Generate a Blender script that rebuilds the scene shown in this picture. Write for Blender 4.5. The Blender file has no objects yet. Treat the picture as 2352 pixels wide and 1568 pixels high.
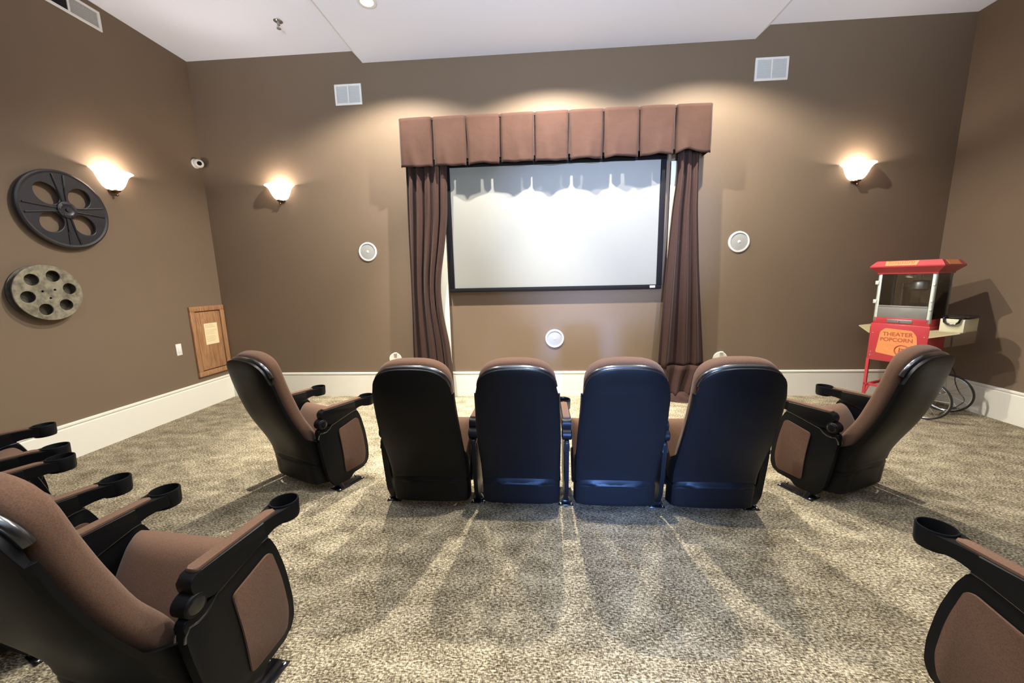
import bpy, bmesh, math, random
from mathutils import Vector, Matrix

# ------------------------------------------------------------------ camera, view, world, big lights
scn = bpy.context.scene
col = scn.collection
W, H = 2352, 1568
FPX = 860.98
YAW, PITCH, ROLL = -0.0667, 0.1627, -0.0214
CH = 1.55

def rad(a): return math.radians(a)

def cam_axes(yaw, pitch, roll):
    cy, sy, cp, sp = math.cos(yaw), math.sin(yaw), math.cos(pitch), math.sin(pitch)
    f = Vector((sy * cp, cy * cp, -sp)); r = Vector((cy, -sy, 0)); u = r.cross(f)
    cr, sr = math.cos(roll), math.sin(roll)
    return r * cr + u * sr, u * cr - r * sr, f

cam = bpy.data.cameras.new('camera')
cam.sensor_width = 36.0
cam.lens = FPX / W * 36.0
cam.clip_start = 0.02
cob = bpy.data.objects.new('camera', cam); col.objects.link(cob)
r_, u_, f_ = cam_axes(YAW, PITCH, ROLL)
m = Matrix((r_, u_, -f_)).transposed().to_4x4(); m.translation = Vector((0, 0, CH))
cob.matrix_world = m
scn.camera = cob

vs = scn.view_settings
scn.display_settings.display_device = 'sRGB'
vs.view_transform = 'Standard'; vs.look = 'None'; vs.gamma = 1.0; vs.use_curve_mapping = False
vs.exposure = 0.0

wd = bpy.data.worlds.new('world'); scn.world = wd; wd.use_nodes = True
bg = wd.node_tree.nodes['Background']; bg.inputs[0].default_value = (0.5, 0.55, 0.65, 1); bg.inputs[1].default_value = 0.05

# room dimensions (metres)
D = 4.8975; XL = -4.306; XR = 4.813; YB = -4.2
HH, HL = 4.31, 4.175           # high and low ceiling
A1, A2, A3, A4 = -2.189, -2.065, 2.50, 2.651
HB = 0.337
RX = 0.19                       # centre of the seat rows and the lamp grid

def lamp(name, kind, loc, energy, color, **kw):
    l = bpy.data.lights.new(name, kind); l.energy = energy; l.color = color
    for k, v in kw.items(): setattr(l, k, v)
    o = bpy.data.objects.new(name, l); o.location = loc; col.objects.link(o)
    return o

def aim(o, tgt):
    o.rotation_euler = (Vector(tgt) - o.location).to_track_quat('-Z', 'Y').to_euler()

WARM = (1.0, 0.945, 0.85)
# recessed lamps: position, strength of the narrow beam, strength of the wide spill
DOWN = [(-1.57, 3.93, 1150, 500), (RX, 3.93, 1350, 800), (1.95, 3.93, 380, 460),
        (-1.57, 1.40, 50, 16), (RX, 1.40, 400, 70), (1.95, 1.40, 5, 3),
        (-1.57, -1.1, 6, 3), (RX, -1.1, 12, 5), (1.95, -1.1, 4, 2)]
for x, y, e, e2 in DOWN:
    lamp('downlight_beam', 'SPOT', (x, y, HL - 0.012), e, WARM, spot_size=rad(56 if y > 3 else 84), spot_blend=1.0, shadow_soft_size=0.03)
    lamp('downlight_spill', 'SPOT', (x, y, HL - 0.012), e2, WARM, spot_size=rad(140), spot_blend=0.40, shadow_soft_size=0.03)
# unseen lights added behind the camera: cool ceiling fill, blue tint for chair backs
ceil_fill = lamp('ceiling_fill_light', 'AREA', (0.6, YB + 0.1, 1.5), 380, (0.66, 0.80, 1.0), shape='RECTANGLE', size=2.4, size_y=1.8, spread=rad(74))
aim(ceil_fill, (0.3, 0.6, 5.0))
glow = lamp('chair_back_blue_fill', 'AREA', (0.35, YB + 0.1, 1.1), 23, (0.18, 0.38, 1.0), shape='RECTANGLE', size=0.7, size_y=0.8, spread=rad(14))
aim(glow, (0.50, 2.2, 0.45))
# projector on the rear wall, idling on a blank blue-white frame
prj = lamp('projector_beam', 'SPOT', (0.75, YB + 0.3, 2.9), 5200, (0.46, 0.60, 1.0), spot_size=rad(22), spot_blend=1.0, shadow_soft_size=0.02)
aim(prj, (0.85, D, 2.2))

# ------------------------------------------------------------------ helpers
def link(name, me, mat, parent=None):
    o = bpy.data.objects.new(name, me); col.objects.link(o)
    if mat is not None: me.materials.append(mat)
    if parent is not None: o.parent = parent
    return o

def obj(name, bm, mat, parent=None, smooth=True, angle=40):
    bmesh.ops.recalc_face_normals(bm, faces=bm.faces[:])
    me = bpy.data.meshes.new(name); bm.to_mesh(me); bm.free()
    if smooth:
        for p in me.polygons: p.use_smooth = True
        try: me.set_sharp_from_angle(angle=rad(angle))
        except Exception: pass
    return link(name, me, mat, parent)

def empty(name, loc=(0, 0, 0), rz=0.0):
    o = bpy.data.objects.new(name, None); o.empty_display_size = 0.1
    o.location = loc; o.rotation_euler = (0, 0, rz); col.objects.link(o); return o

def tag(o, label=None, cat=None, group=None, kind=None):
    if label: o['label'] = label
    if cat: o['category'] = cat
    if group: o['group'] = group
    if kind: o['kind'] = kind
    return o

def box(bm, lo, hi, bev=0.0, seg=2, mtx=None):
    g = bmesh.ops.create_cube(bm, size=1.0)
    vsx = g['verts']
    c = (Vector(lo) + Vector(hi)) / 2; s = Vector(hi) - Vector(lo)
    for v in vsx: v.co = Vector((v.co.x * s.x, v.co.y * s.y, v.co.z * s.z)) + c
    if bev > 0:
        es = list({e for v in vsx for e in v.link_edges})
        r = bmesh.ops.bevel(bm, geom=es, offset=bev, segments=seg, profile=0.5, affect='EDGES')
        vsx = list({v for f in r['faces'] for v in f.verts} | {v for v in vsx if v.is_valid})
    if mtx is not None:
        for v in vsx: v.co = mtx @ v.co
    return vsx

def bbox(lo, hi, bev=0.0, seg=2, mtx=None):
    bm = bmesh.new(); box(bm, lo, hi, bev, seg, mtx); return bm

def lathe(bm, prof, n=32, origin=(0, 0, 0), axis='Z', a0=0.0, a1=None):
    """prof: list of (r, h)."""
    full = a1 is None
    if full: a1 = 2 * math.pi
    cnt = n if full else n + 1
    o = Vector(origin); rings = []
    for (r, h) in prof:
        ring = []
        if r < 1e-6:
            p = {'Z': (0, 0, h), 'X': (h, 0, 0), 'Y': (0, h, 0)}[axis]
            ring = [bm.verts.new(o + Vector(p))]
        else:
            for i in range(cnt):
                a = a0 + (a1 - a0) * i / n
                c, s = r * math.cos(a), r * math.sin(a)
                p = {'Z': (c, s, h), 'X': (h, c, s), 'Y': (c, h, s)}[axis]
                ring.append(bm.verts.new(o + Vector(p)))
        rings.append(ring)
    for a, b in zip(rings, rings[1:]):
        m = max(len(a), len(b)); lim = m if full else m - 1
        for i in range(lim):
            j = (i + 1) % m
            q = []
            for v in ((a[i] if len(a) > 1 else a[0]), (a[j] if len(a) > 1 else a[0]), (b[j] if len(b) > 1 else b[0]), (b[i] if len(b) > 1 else b[0])):
                if v not in q: q.append(v)
            if len(q) >= 3:
                try: bm.faces.new(q)
                except ValueError: pass
    return bm

def tube(bm, pts, r, n=8, closed=False):
    pts = [Vector(p) for p in pts]
    N = len(pts); rings = []
    up = Vector((0, 0, 1))
    for i, p in enumerate(pts):
        a = pts[i - 1] if (i > 0 or closed) else p
        b = pts[(i + 1) % N] if (i < N - 1 or closed) else p
        t = (b - a).normalized()
        u = t.cross(up)
        if u.length < 0.05: u = t.cross(Vector((1, 0, 0)))
        u.normalize(); w = t.cross(u).normalized()
        rings.append([bm.verts.new(p + (u * math.cos(2 * math.pi * k / n) + w * math.sin(2 * math.pi * k / n)) * r) for k in range(n)])
    M = N if closed else N - 1
    for i in range(M):
        a, b = rings[i], rings[(i + 1) % N]
        best = 0
        if closed and i == N - 1:
            best = min(range(n), key=lambda s: (a[0].co - b[s].co).length)
        for k in range(n):
            bm.faces.new((a[k], a[(k + 1) % n], b[(k + 1 + best) % n], b[(k + best) % n]))
    if not closed:
        bm.faces.new(rings[0]); bm.faces.new(list(reversed(rings[-1])))
    return bm

def round_poly(pts, r, seg=5):
    """2D polygon with rounded corners; r number or list"""
    out = []; n = len(pts)
    for i in range(n):
        p = Vector(pts[i]); a = Vector(pts[i - 1]); b = Vector(pts[(i + 1) % n])
        rr = r[i] if isinstance(r, (list, tuple)) else r
        da, db = (a - p), (b - p)
        if rr <= 0: out.append((p.x, p.y)); continue
        k = min(rr, da.length * .49, db.length * .49)
        p0 = p + da.normalized() * k; p1 = p + db.normalized() * k
        for s in range(seg + 1):
            t = s / seg
            q = p0 * (1 - t) ** 2 + p * 2 * t * (1 - t) + p1 * t ** 2
            out.append((q.x, q.y))
    return out

def prism(bm, poly, fn0, fn1, bev=0.0, seg=2):
    """poly 2D pts; fn0/fn1 map (a,b)->3D for both caps"""
    v0 = [bm.verts.new(fn0(a, b)) for a, b in poly]
    v1 = [bm.verts.new(fn1(a, b)) for a, b in poly]
    f0 = bm.faces.new(v0); f1 = bm.faces.new(list(reversed(v1)))
    n = len(poly)
    for i in range(n):
        j = (i + 1) % n
        bm.faces.new((v0[i], v1[i], v1[j], v0[j]))
    if bev > 0:
        es = [e for e in f0.edges] + [e for e in f1.edges]
        bmesh.ops.bevel(bm, geom=es, offset=bev, segments=seg, profile=0.5, affect='EDGES')
    return bm

def holes_mesh(name, loops, depth, bev, mat, parent, mtx):
    """flat shape with holes in XY, extruded in z 0..depth"""
    cu = bpy.data.curves.new('tmp', 'CURVE'); cu.dimensions = '2D'; cu.fill_mode = 'BOTH'
    cu.extrude = depth / 2 - bev; cu.bevel_depth = bev; cu.bevel_resolution = 2; cu.offset = -bev
    for lp in loops:
        s = cu.splines.new('POLY'); s.points.add(len(lp) - 1)
        for i, (x, y) in enumerate(lp): s.points[i].co = (x, y, 0, 1)
        s.use_cyclic_u = True
    o = bpy.data.objects.new('tmp', cu); col.objects.link(o)
    dg = bpy.context.evaluated_depsgraph_get(); dg.update()
    me = bpy.data.meshes.new_from_object(o.evaluated_get(dg))
    bpy.data.objects.remove(o); bpy.data.curves.remove(cu)
    me.name = name
    me.transform(Matrix.Translation((0, 0, depth / 2)))
    me.transform(mtx)
    for p in me.polygons: p.use_smooth = True
    try: me.set_sharp_from_angle(angle=rad(35))
    except Exception: pass
    me.materials.clear()
    return link(name, me, mat, parent)

def text_mesh(name, s, size, mat, parent, mtx, depth=0.001):
    cu = bpy.data.curves.new('tmp', 'FONT'); cu.body = s; cu.size = size; cu.align_x = 'CENTER'; cu.align_y = 'CENTER'; cu.extrude = depth; cu.offset = size * .02
    o = bpy.data.objects.new('tmp', cu); col.objects.link(o)
    dg = bpy.context.evaluated_depsgraph_get(); dg.update()
    me = bpy.data.meshes.new_from_object(o.evaluated_get(dg))
    bpy.data.objects.remove(o); bpy.data.curves.remove(cu)
    me.transform(mtx); me.materials.clear()
    return link(name, me, mat, parent)

def circ(cx, cy, rx, ry=None, n=40, rot=0.0):
    ry = rx if ry is None else ry
    out = []
    for i in range(n):
        a = 2 * math.pi * i / n
        x, y = rx * math.cos(a), ry * math.sin(a)
        out.append((cx + x * math.cos(rot) - y * math.sin(rot), cy + x * math.sin(rot) + y * math.cos(rot)))
    return out

# ------------------------------------------------------------------ materials
def mat(name, color, rough=0.6, metal=0.0, spec=0.5, noise=None, bump=None, coat=0.0, sheen=0.0, emit=None, trans=0.0):
    """noise=(scale, amount, color2) ; bump=(scale, strength, dist)"""
    m = bpy.data.materials.new(name); m.use_nodes = True
    nt = m.node_tree; b = nt.nodes['Principled BSDF']
    b.inputs['Base Color'].default_value = (*color, 1); b.inputs['Roughness'].default_value = rough
    b.inputs['Metallic'].default_value = metal; b.inputs['Specular IOR Level'].default_value = spec
    if coat: b.inputs['Coat Weight'].default_value = coat; b.inputs['Coat Roughness'].default_value = 0.15
    if sheen: b.inputs['Sheen Weight'].default_value = sheen; b.inputs['Sheen Roughness'].default_value = 0.5
    if emit: b.inputs['Emission Color'].default_value = (*emit[0], 1); b.inputs['Emission Strength'].default_value = emit[1]
    tc = nt.nodes.new('ShaderNodeTexCoord')
    if noise:
        n = nt.nodes.new('ShaderNodeTexNoise'); n.inputs['Scale'].default_value = noise[0]; n.inputs['Detail'].default_value = 4
        nt.links.new(tc.outputs['Object'], n.inputs['Vector'])
        mx = nt.nodes.new('ShaderNodeMix'); mx.data_type = 'RGBA'
        rp = nt.nodes.new('ShaderNodeMapRange'); rp.inputs[1].default_value = 0.35; rp.inputs[2].default_value = 0.65
        rp.inputs[3].default_value = 0; rp.inputs[4].default_value = noise[1]
        nt.links.new(n.outputs['Fac'], rp.inputs[0]); nt.links.new(rp.outputs[0], mx.inputs[0])
        mx.inputs[6].default_value = (*color, 1); mx.inputs[7].default_value = (*noise[2], 1)
        nt.links.new(mx.outputs[2], b.inputs['Base Color'])
    if bump:
        n2 = nt.nodes.new('ShaderNodeTexNoise'); n2.inputs['Scale'].default_value = bump[0]; n2.inputs['Detail'].default_value = 3
        nt.links.new(tc.outputs['Object'], n2.inputs['Vector'])
        bp = nt.nodes.new('ShaderNodeBump'); bp.inputs['Strength'].default_value = bump[1]; bp.inputs['Distance'].default_value = bump[2]
        nt.links.new(n2.outputs['Fac'], bp.inputs['Height']); nt.links.new(bp.outputs[0], b.inputs['Normal'])
    return m

M_wall = mat('brown_wall_paint', (0.180, 0.128, 0.085), 0.62, spec=0.25, noise=(3, 0.5, (0.173, 0.123, 0.081)), bump=(160, 0.12, 0.002))
M_ceil = mat('ceiling_paint', (0.82, 0.84, 0.93), 0.85, spec=0.2, bump=(120, 0.1, 0.002))
M_trim = mat('cream_trim_paint', (0.80, 0.77, 0.66), 0.6, bump=(20, 0.05, 0.002))
M_white = mat('white_metal_paint', (0.78, 0.76, 0.72), 0.45)
M_grille = mat('grey_grille', (0.62, 0.62, 0.60), 0.6)
M_darkhole = mat('dark_duct', (0.02, 0.02, 0.02), 0.8)
M_plastic = mat('black_plastic', (0.0045, 0.0048, 0.0055), 0.42, spec=0.16, bump=(350, 0.10, 0.0006))
M_gloss = mat('black_gloss_plastic', (0.008, 0.008, 0.009), 0.17, spec=0.6)
M_rim = mat('black_polished_rim', (0.010, 0.010, 0.011), 0.24, spec=1.0, coat=1.0)
M_fabric = mat('brown_seat_fabric', (0.138, 0.076, 0.047), 0.9, spec=0.1, sheen=0.09, noise=(260, 0.8, (0.088, 0.048, 0.029)), bump=(420, 0.35, 0.0012))
M_curtain = mat('brown_velour', (0.052, 0.027, 0.021), 0.85, spec=0.1, sheen=0.06, noise=(35, 0.5, (0.040, 0.021, 0.017)), bump=(14, 0.25, 0.006))
M_valance = mat('russet_velour', (0.056, 0.029, 0.021), 0.85, spec=0.1, sheen=0.04, noise=(9, 0.4, (0.047, 0.024, 0.0175)), bump=(7, 0.5, 0.018))
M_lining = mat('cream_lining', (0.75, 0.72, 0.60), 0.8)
M_screen = mat('screen_fabric', (0.262, 0.259, 0.233), 0.85, spec=0.1)
M_frame = mat('black_velvet_frame', (0.006, 0.006, 0.008), 0.8, spec=0.2)
M_bronze = mat('bronze', (0.25, 0.16, 0.10), 0.3, metal=1.0)
M_chrome = mat('chrome', (0.75, 0.75, 0.75), 0.18, metal=1.0)
M_steel = mat('steel_plate', (0.35, 0.35, 0.34), 0.4, metal=0.8)
M_red = mat('red_enamel', (0.50, 0.045, 0.055), 0.35, coat=0.3, noise=(6, 0.3, (0.42, 0.035, 0.042)))
M_orange = mat('orange_decal', (0.80, 0.30, 0.10), 0.45, noise=(30, 0.6, (0.72, 0.24, 0.08)))
M_decalink = mat('dark_decal_ink', (0.42, 0.09, 0.035), 0.5)
M_cream = mat('cream_enamel', (0.66, 0.62, 0.42), 0.4)
M_tan = mat('tan_shelf', (0.42, 0.35, 0.20), 0.45)
M_alu = mat('pale_aluminium', (0.68, 0.73, 0.66), 0.45, metal=0.15)
M_greypanel = mat('grey_scratched_panel', (0.30, 0.29, 0.27), 0.45, metal=0.4, noise=(12, 0.5, (0.24, 0.23, 0.21)))
M_rubber = mat('black_rubber', (0.012, 0.012, 0.012), 0.5)
M_reel = mat('black_reel_paint', (0.017, 0.017, 0.022), 0.38, spec=0.5, noise=(12, 0.4, (0.03, 0.03, 0.036)))
M_reel2 = mat('aged_pewter', (0.30, 0.27, 0.19), 0.55, metal=0.25, noise=(22, 1.0, (0.13, 0.115, 0.08)), bump=(30, 0.3, 0.004))
M_reelshade = mat('aged_pewter_shaded', (0.10, 0.085, 0.06), 0.6, metal=0.2, noise=(22, 1.0, (0.06, 0.05, 0.035)))  # darker copy of the pewter, shade painted into back flange and core
M_paper = mat('cream_paper', (0.86, 0.70, 0.42), 0.8)
M_ink = mat('faded_ink', (0.55, 0.42, 0.24), 0.8)
M_black = mat('black_lens', (0.01, 0.01, 0.012), 0.1)
M_mesh = mat('speaker_mesh', (.36, .355, .33), .7, bump=(300, .5, .002))
M_led = mat('lamp_emitter', (1, 1, 1), 0.5, emit=((1.0, 0.9, 0.75), 14.0))

def wood_mat():
    m = mat('oak_wood', (0.42, 0.22, 0.105), 0.45)
    nt = m.node_tree; b = nt.nodes['Principled BSDF']
    tc = nt.nodes.new('ShaderNodeTexCoord'); mp = nt.nodes.new('ShaderNodeMapping'); mp.inputs['Scale'].default_value = (30, 30, 2.5)
    w = nt.nodes.new('ShaderNodeTexNoise'); w.inputs['Scale'].default_value = 2.2; w.inputs['Detail'].default_value = 6; w.inputs['Distortion'].default_value = 1.0
    cr = nt.nodes.new('ShaderNodeValToRGB')
    cr.color_ramp.elements[0].position = 0.3; cr.color_ramp.elements[0].color = (0.25, 0.115, 0.05, 1)
    cr.color_ramp.elements[1].position = 0.7; cr.color_ramp.elements[1].color = (0.46, 0.25, 0.12, 1)
    nt.links.new(tc.outputs['Object'], mp.inputs[0]); nt.links.new(mp.outputs[0], w.inputs['Vector'])
    nt.links.new(w.outputs['Fac'], cr.inputs[0]); nt.links.new(cr.outputs[0], b.inputs['Base Color'])
    return m
M_wood = wood_mat()

def carpet_mat():
    m = bpy.data.materials.new('loop_carpet'); m.use_nodes = True; nt = m.node_tree; b = nt.nodes['Principled BSDF']
    b.inputs['Roughness'].default_value = 0.95; b.inputs['Specular IOR Level'].default_value = 0.1
    tc = nt.nodes.new('ShaderNodeTexCoord')
    def noise(scale, sc, detail=3, rot=0.0, dist=0.0):
        mp = nt.nodes.new('ShaderNodeMapping'); mp.inputs['Scale'].default_value = sc; mp.inputs['Rotation'].default_value = (0, 0, rot)
        n = nt.nodes.new('ShaderNodeTexNoise'); n.inputs['Scale'].default_value = scale; n.inputs['Detail'].default_value = detail; n.inputs['Distortion'].default_value = dist
        nt.links.new(tc.outputs['Object'], mp.inputs[0]); nt.links.new(mp.outputs[0], n.inputs['Vector']); return n
    n1 = noise(135, (0.45, 1.15, 1), 4, 0.0, 0.4)      # short horizontal dashes of yarn
    n2 = noise(165, (1.2, 0.5, 1), 3, 0.7, 0.3)
    n3 = noise(9, (0.6, 1.0, 1), 3)                   # broad mottling
    a = nt.nodes.new('ShaderNodeMath'); a.operation = 'ADD'; nt.links.new(n1.outputs['Fac'], a.inputs[0])
    s2 = nt.nodes.new('ShaderNodeMath'); s2.operation = 'MULTIPLY'; s2.inputs[1].default_value = 0.6; nt.links.new(n2.outputs['Fac'], s2.inputs[0]); nt.links.new(s2.outputs[0], a.inputs[1])
    a2 = nt.nodes.new('ShaderNodeMath'); a2.operation = 'ADD'; nt.links.new(a.outputs[0], a2.inputs[0])
    s3 = nt.nodes.new('ShaderNodeMath'); s3.operation = 'MULTIPLY'; s3.inputs[1].default_value = 0.35; nt.links.new(n3.outputs['Fac'], s3.inputs[0]); nt.links.new(s3.outputs[0], a2.inputs[1])
    mr = nt.nodes.new('ShaderNodeMapRange'); mr.inputs[1].default_value = 0.76; mr.inputs[2].default_value = 1.20
    nt.links.new(a2.outputs[0], mr.inputs[0])
    cr = nt.nodes.new('ShaderNodeValToRGB'); e = cr.color_ramp.elements
    e[0].position = 0.0; e[0].color = (0.05, 0.037, 0.018, 1)
    e[1].position = 1.0; e[1].color = (0.62, 0.53, 0.355, 1)
    x = e.new(0.35); x.color = (0.155, 0.128, 0.082, 1)
    x = e.new(0.62); x.color = (0.32, 0.27, 0.18, 1)
    nt.links.new(mr.outputs[0], cr.inputs[0]); nt.links.new(cr.outputs[0], b.inputs['Base Color'])
    bp = nt.nodes.new('ShaderNodeBump'); bp.inputs['Strength'].default_value = 0.6; bp.inputs['Distance'].default_value = 0.006
    nt.links.new(a.outputs[0], bp.inputs['Height']); nt.links.new(bp.outputs[0], b.inputs['Normal'])
    return m
M_carpet = carpet_mat()

def glass_mat(name, tint=(0.9, 0.95, 0.92), alpha=0.14):
    m = bpy.data.materials.new(name); m.use_nodes = True; nt = m.node_tree
    for n in list(nt.nodes): nt.nodes.remove(n)
    out = nt.nodes.new('ShaderNodeOutputMaterial'); mx = nt.nodes.new('ShaderNodeMixShader')
    tr = nt.nodes.new('ShaderNodeBsdfTransparent'); tr.inputs[0].default_value = (*tint, 1)
    gl = nt.nodes.new('ShaderNodeBsdfGlossy'); gl.inputs['Roughness'].default_value = 0.06
    fr = nt.nodes.new('ShaderNodeFresnel'); fr.inputs[0].default_value = 1.45
    ad = nt.nodes.new('ShaderNodeMath'); ad.operation = 'ADD'; ad.inputs[1].default_value = alpha * 0.3
    nt.links.new(fr.outputs[0], ad.inputs[0]); nt.links.new(ad.outputs[0], mx.inputs[0])
    nt.links.new(tr.outputs[0], mx.inputs[1]); nt.links.new(gl.outputs[0], mx.inputs[2]); nt.links.new(mx.outputs[0], out.inputs[0])
    return m
M_glass = glass_mat('clear_glass', (0.95, 0.96, 0.95))

def frosted():
    m = bpy.data.materials.new('frosted_shade_glass'); m.use_nodes = True; nt = m.node_tree
    for n in list(nt.nodes): nt.nodes.remove(n)
    out = nt.nodes.new('ShaderNodeOutputMaterial')
    mx = nt.nodes.new('ShaderNodeMixShader'); mx.inputs[0].default_value = 0.62
    di = nt.nodes.new('ShaderNodeBsdfDiffuse'); di.inputs[0].default_value = (0.9, 0.87, 0.82, 1)
    tl = nt.nodes.new('ShaderNodeBsdfTranslucent'); tl.inputs[0].default_value = (0.95, 0.88, 0.80, 1)
    em = nt.nodes.new('ShaderNodeEmission'); em.inputs[0].default_value = (1, 0.88, 0.76, 1); em.inputs[1].default_value = 3.2
    ad = nt.nodes.new('ShaderNodeAddShader')
    nt.links.new(di.outputs[0], mx.inputs[1]); nt.links.new(tl.outputs[0], mx.inputs[2])
    nt.links.new(mx.outputs[0], ad.inputs[0]); nt.links.new(em.outputs[0], ad.inputs[1]); nt.links.new(ad.outputs[0], out.inputs[0])
    return m
M_shade = frosted()

# ------------------------------------------------------------------ room shell
def struct(name, bm, m, smooth=False):
    o = obj(name, bm, m, None, smooth); o['kind'] = 'structure'; return o

struct('floor', bbox((XL - 0.15, YB - 0.15, -0.1), (XR + 0.15, D + 0.15, 0)), M_carpet)
# front wall follows the stepped ceiling
bm = bmesh.new()
prism(bm, [(XL - .15, 0), (XR + .15, 0), (XR + .15, HH + .25), (XL - .15, HH + .25)],
      lambda a, b: Vector((a, D, b)), lambda a, b: Vector((a, D + .15, b)))
struct('wall_front', bm, M_wall)
struct('wall_left', bbox((XL - .15, YB, 0), (XL, D, HH + .25)), M_wall)
struct('wall_right', bbox((XR, YB, 0), (XR + .15, D, HH + .25)), M_wall)
struct('wall_back', bbox((XL - .15, YB - .15, 0), (XR + .15, YB, HH + .25)), M_wall)
bm = bmesh.new()
prism(bm, [(XL, HH), (A1, HH), (A2, HL), (A3, HL), (A4, HH), (XR, HH), (XR, HH + .2), (XL, HH + .2)],
      lambda a, b: Vector((a, YB, b)), lambda a, b: Vector((a, D, b)))
struct('ceiling', bm, M_ceil)

def baseboard(name, p0, p1, nrm):
    """profile swept from p0 to p1 (x,y), nrm = into the room"""
    prof = [(0, 0), (0.018, 0), (0.018, HB - .045), (0.013, HB - .038), (0.013, HB - .028), (0.022, HB - .022), (0.022, HB - .006), (0.016, HB), (0, HB)]
    bm = bmesh.new(); n = Vector((*nrm, 0))
    prism(bm, prof, lambda a, b: Vector((*p0, 0)) + n * a + Vector((0, 0, b)), lambda a, b: Vector((*p1, 0)) + n * a + Vector((0, 0, b)))
    return struct(name, bm, M_trim)
baseboard('baseboard_front', (XL, D), (XR, D), (0, -1))
baseboard('baseboard_left', (XL, YB), (XL, D - .022), (1, 0))
baseboard('baseboard_right', (XR, YB), (XR, D - .022), (-1, 0))
baseboard('baseboard_back', (XL, YB), (XR, YB), (0, 1))

# ------------------------------------------------------------------ theatre chairs
SEATW = 0.305

def interp(tab, t):
    if t <= tab[0][0]: return tab[0][1]
    for (a, x), (b, y) in zip(tab, tab[1:]):
        if t <= b: return x + (y - x) * (t - a) / (b - a)
    return tab[-1][1]

def smooth_tab(tab):
    def f(t):
        return (interp(tab, t - .03) + 2 * interp(tab, t) + interp(tab, t + .03)) / 4
    return f
shell_y = smooth_tab([(0.06, -.203), (0.12, -.207), (0.20, -.213), (0.27, -.222), (0.33, -.234), (0.40, -.262), (0.48, -.300), (0.56, -.340), (0.64, -.374),
                      (0.77, -.416), (0.88, -.444), (0.97, -.461), (1.03, -.470), (1.10, -.476)])
shell_w = smooth_tab([(0.05, .231), (0.35, .235), (0.60, .234), (0.80, .226), (0.95, .222), (1.1, .220)])

def shell_mesh():
    bm = bmesh.new()
    us = [math.sin(math.pi / 2 * (i / 14)) for i in range(-14, 15)]
    vsl = sorted(set([i / 40 for i in range(41)] + [0.135 + 0.005 * k for k in range(9)]))
    def zmax(u): return 0.905 + 0.158 * (max(0, 1 - abs(u) ** 2.9)) ** (1 / 2.9)
    rows = []
    zb = 0.082
    for v in vsl:
        row = []
        for u in us:
            z = zb + (zmax(u) - zb) * v
            y = shell_y(z) + 0.022 * abs(u) ** 4
            g = math.exp(-((z - 0.232) / .007) ** 2) * (1 if abs(u) < .66 else max(0, 1 - (abs(u) - .66) / .08))
            y -= 0.006 * g
            if z < 0.232 and abs(u) < .74: y += 0.004
            zr = 0.975 - 0.03 * u * u
            g2 = math.exp(-((z - zr) / .012) ** 2) * (1 if abs(u) < .6 else max(0, 1 - (abs(u) - .6) / .1))
            y += 0.003 * g2
            x = u * shell_w(z)
            row.append((x, y, z))
        # side wings that wrap forward below the cushion
        z = row[0][2]
        g = max(0.0, min(1.0, (0.475 - z) / 0.09)); g = g * g * (3 - 2 * g)
        L, Rg = [], []
        for w in (1 / 3, 2 / 3, 1.0):
            dy = (.075 * g) * w; dx = .003 * g * math.sin(w * math.pi / 2)
            p = row[0]; L.insert(0, (p[0] - dx, p[1] + dy + .0004 * w, p[2] - .02 * w * g * (z < .2)))
            p = row[-1]; Rg.append((p[0] + dx, p[1] + dy + .0004 * w, p[2] - .02 * w * g * (z < .2)))
        rows.append([bm.verts.new(q) for q in L + row + Rg])
    for a, b in zip(rows, rows[1:]):
        for i in range(len(a) - 1):
            bm.faces.new((a[i], a[i + 1], b[i + 1], b[i]))
    return bm

def pillow(fx, fa, fb, nu=22, nv=26, front=0.1, back=0.0, pu=7, pv=9, q=3.0):
    """closed pillow. fx(u,v)->base 3D, fa = front unit vec, thickness profile"""
    bm = bmesh.new()
    us = [math.sin(math.pi / 2 * (2 * i / nu - 1)) for i in range(nu + 1)]
    vv = [math.sin(math.pi / 2 * (2 * i / nv - 1)) for i in range(nv + 1)]
    F, B = [], []
    for v in vv:
        rf, rb = [], []
        for u in us:
            k = (max(0, 1 - abs(u) ** pu) ** (1 / q)) * (max(0, 1 - abs(v) ** pv) ** (1 / q))
            p = fx(u, v)
            edge = k < 1e-4
            a = bm.verts.new(p + fa * (front * k + (fb(u, v) if fb else 0) * k))
            rf.append(a)
            rb.append(a if edge else bm.verts.new(p - fa * back * k))
        F.append(rf); B.append(rb)
    for j in range(nv):
        for i in range(nu):
            for G, rev in ((F, False), (B, True)):
                q4 = [G[j][i], G[j][i + 1], G[j + 1][i + 1], G[j + 1][i]]
                qq = []
                for x in q4:
                    if x not in qq: qq.append(x)
                if rev: qq.reverse()
                if len(qq) >= 3:
                    try: bm.faces.new(qq)
                    except ValueError: pass
    return bm

def back_cushion_mesh():
    def zmax(u): return 0.93 + 0.170 * (max(0, 1 - abs(u) ** 2.9)) ** (1 / 2.9)
    zb = 0.40
    def base(u, v):
        t = (v + 1) / 2
        z = zb + (zmax(u) - zb) * t
        w = interp([(0.4, .236), (0.6, .238), (0.8, .232), (1.1, .228)], z)
        return Vector((u * w, shell_y(z) + 0.022 * abs(u) ** 4 + 0.052, z + (0.0)))
    fa = Vector((0, 0.93, 0.36)).normalized()
    def extra(u, v):      # thicker lumbar and crown
        t = (v + 1) / 2
        return 0.012 * math.sin(math.pi * t) + 0.014 * (1 - u * u) + (0.02 if t < .3 else 0.0) * (1 - t / .3)
    return pillow(base, fa, extra, front=0.052, back=0.036, pu=10, pv=14, q=3)

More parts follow.
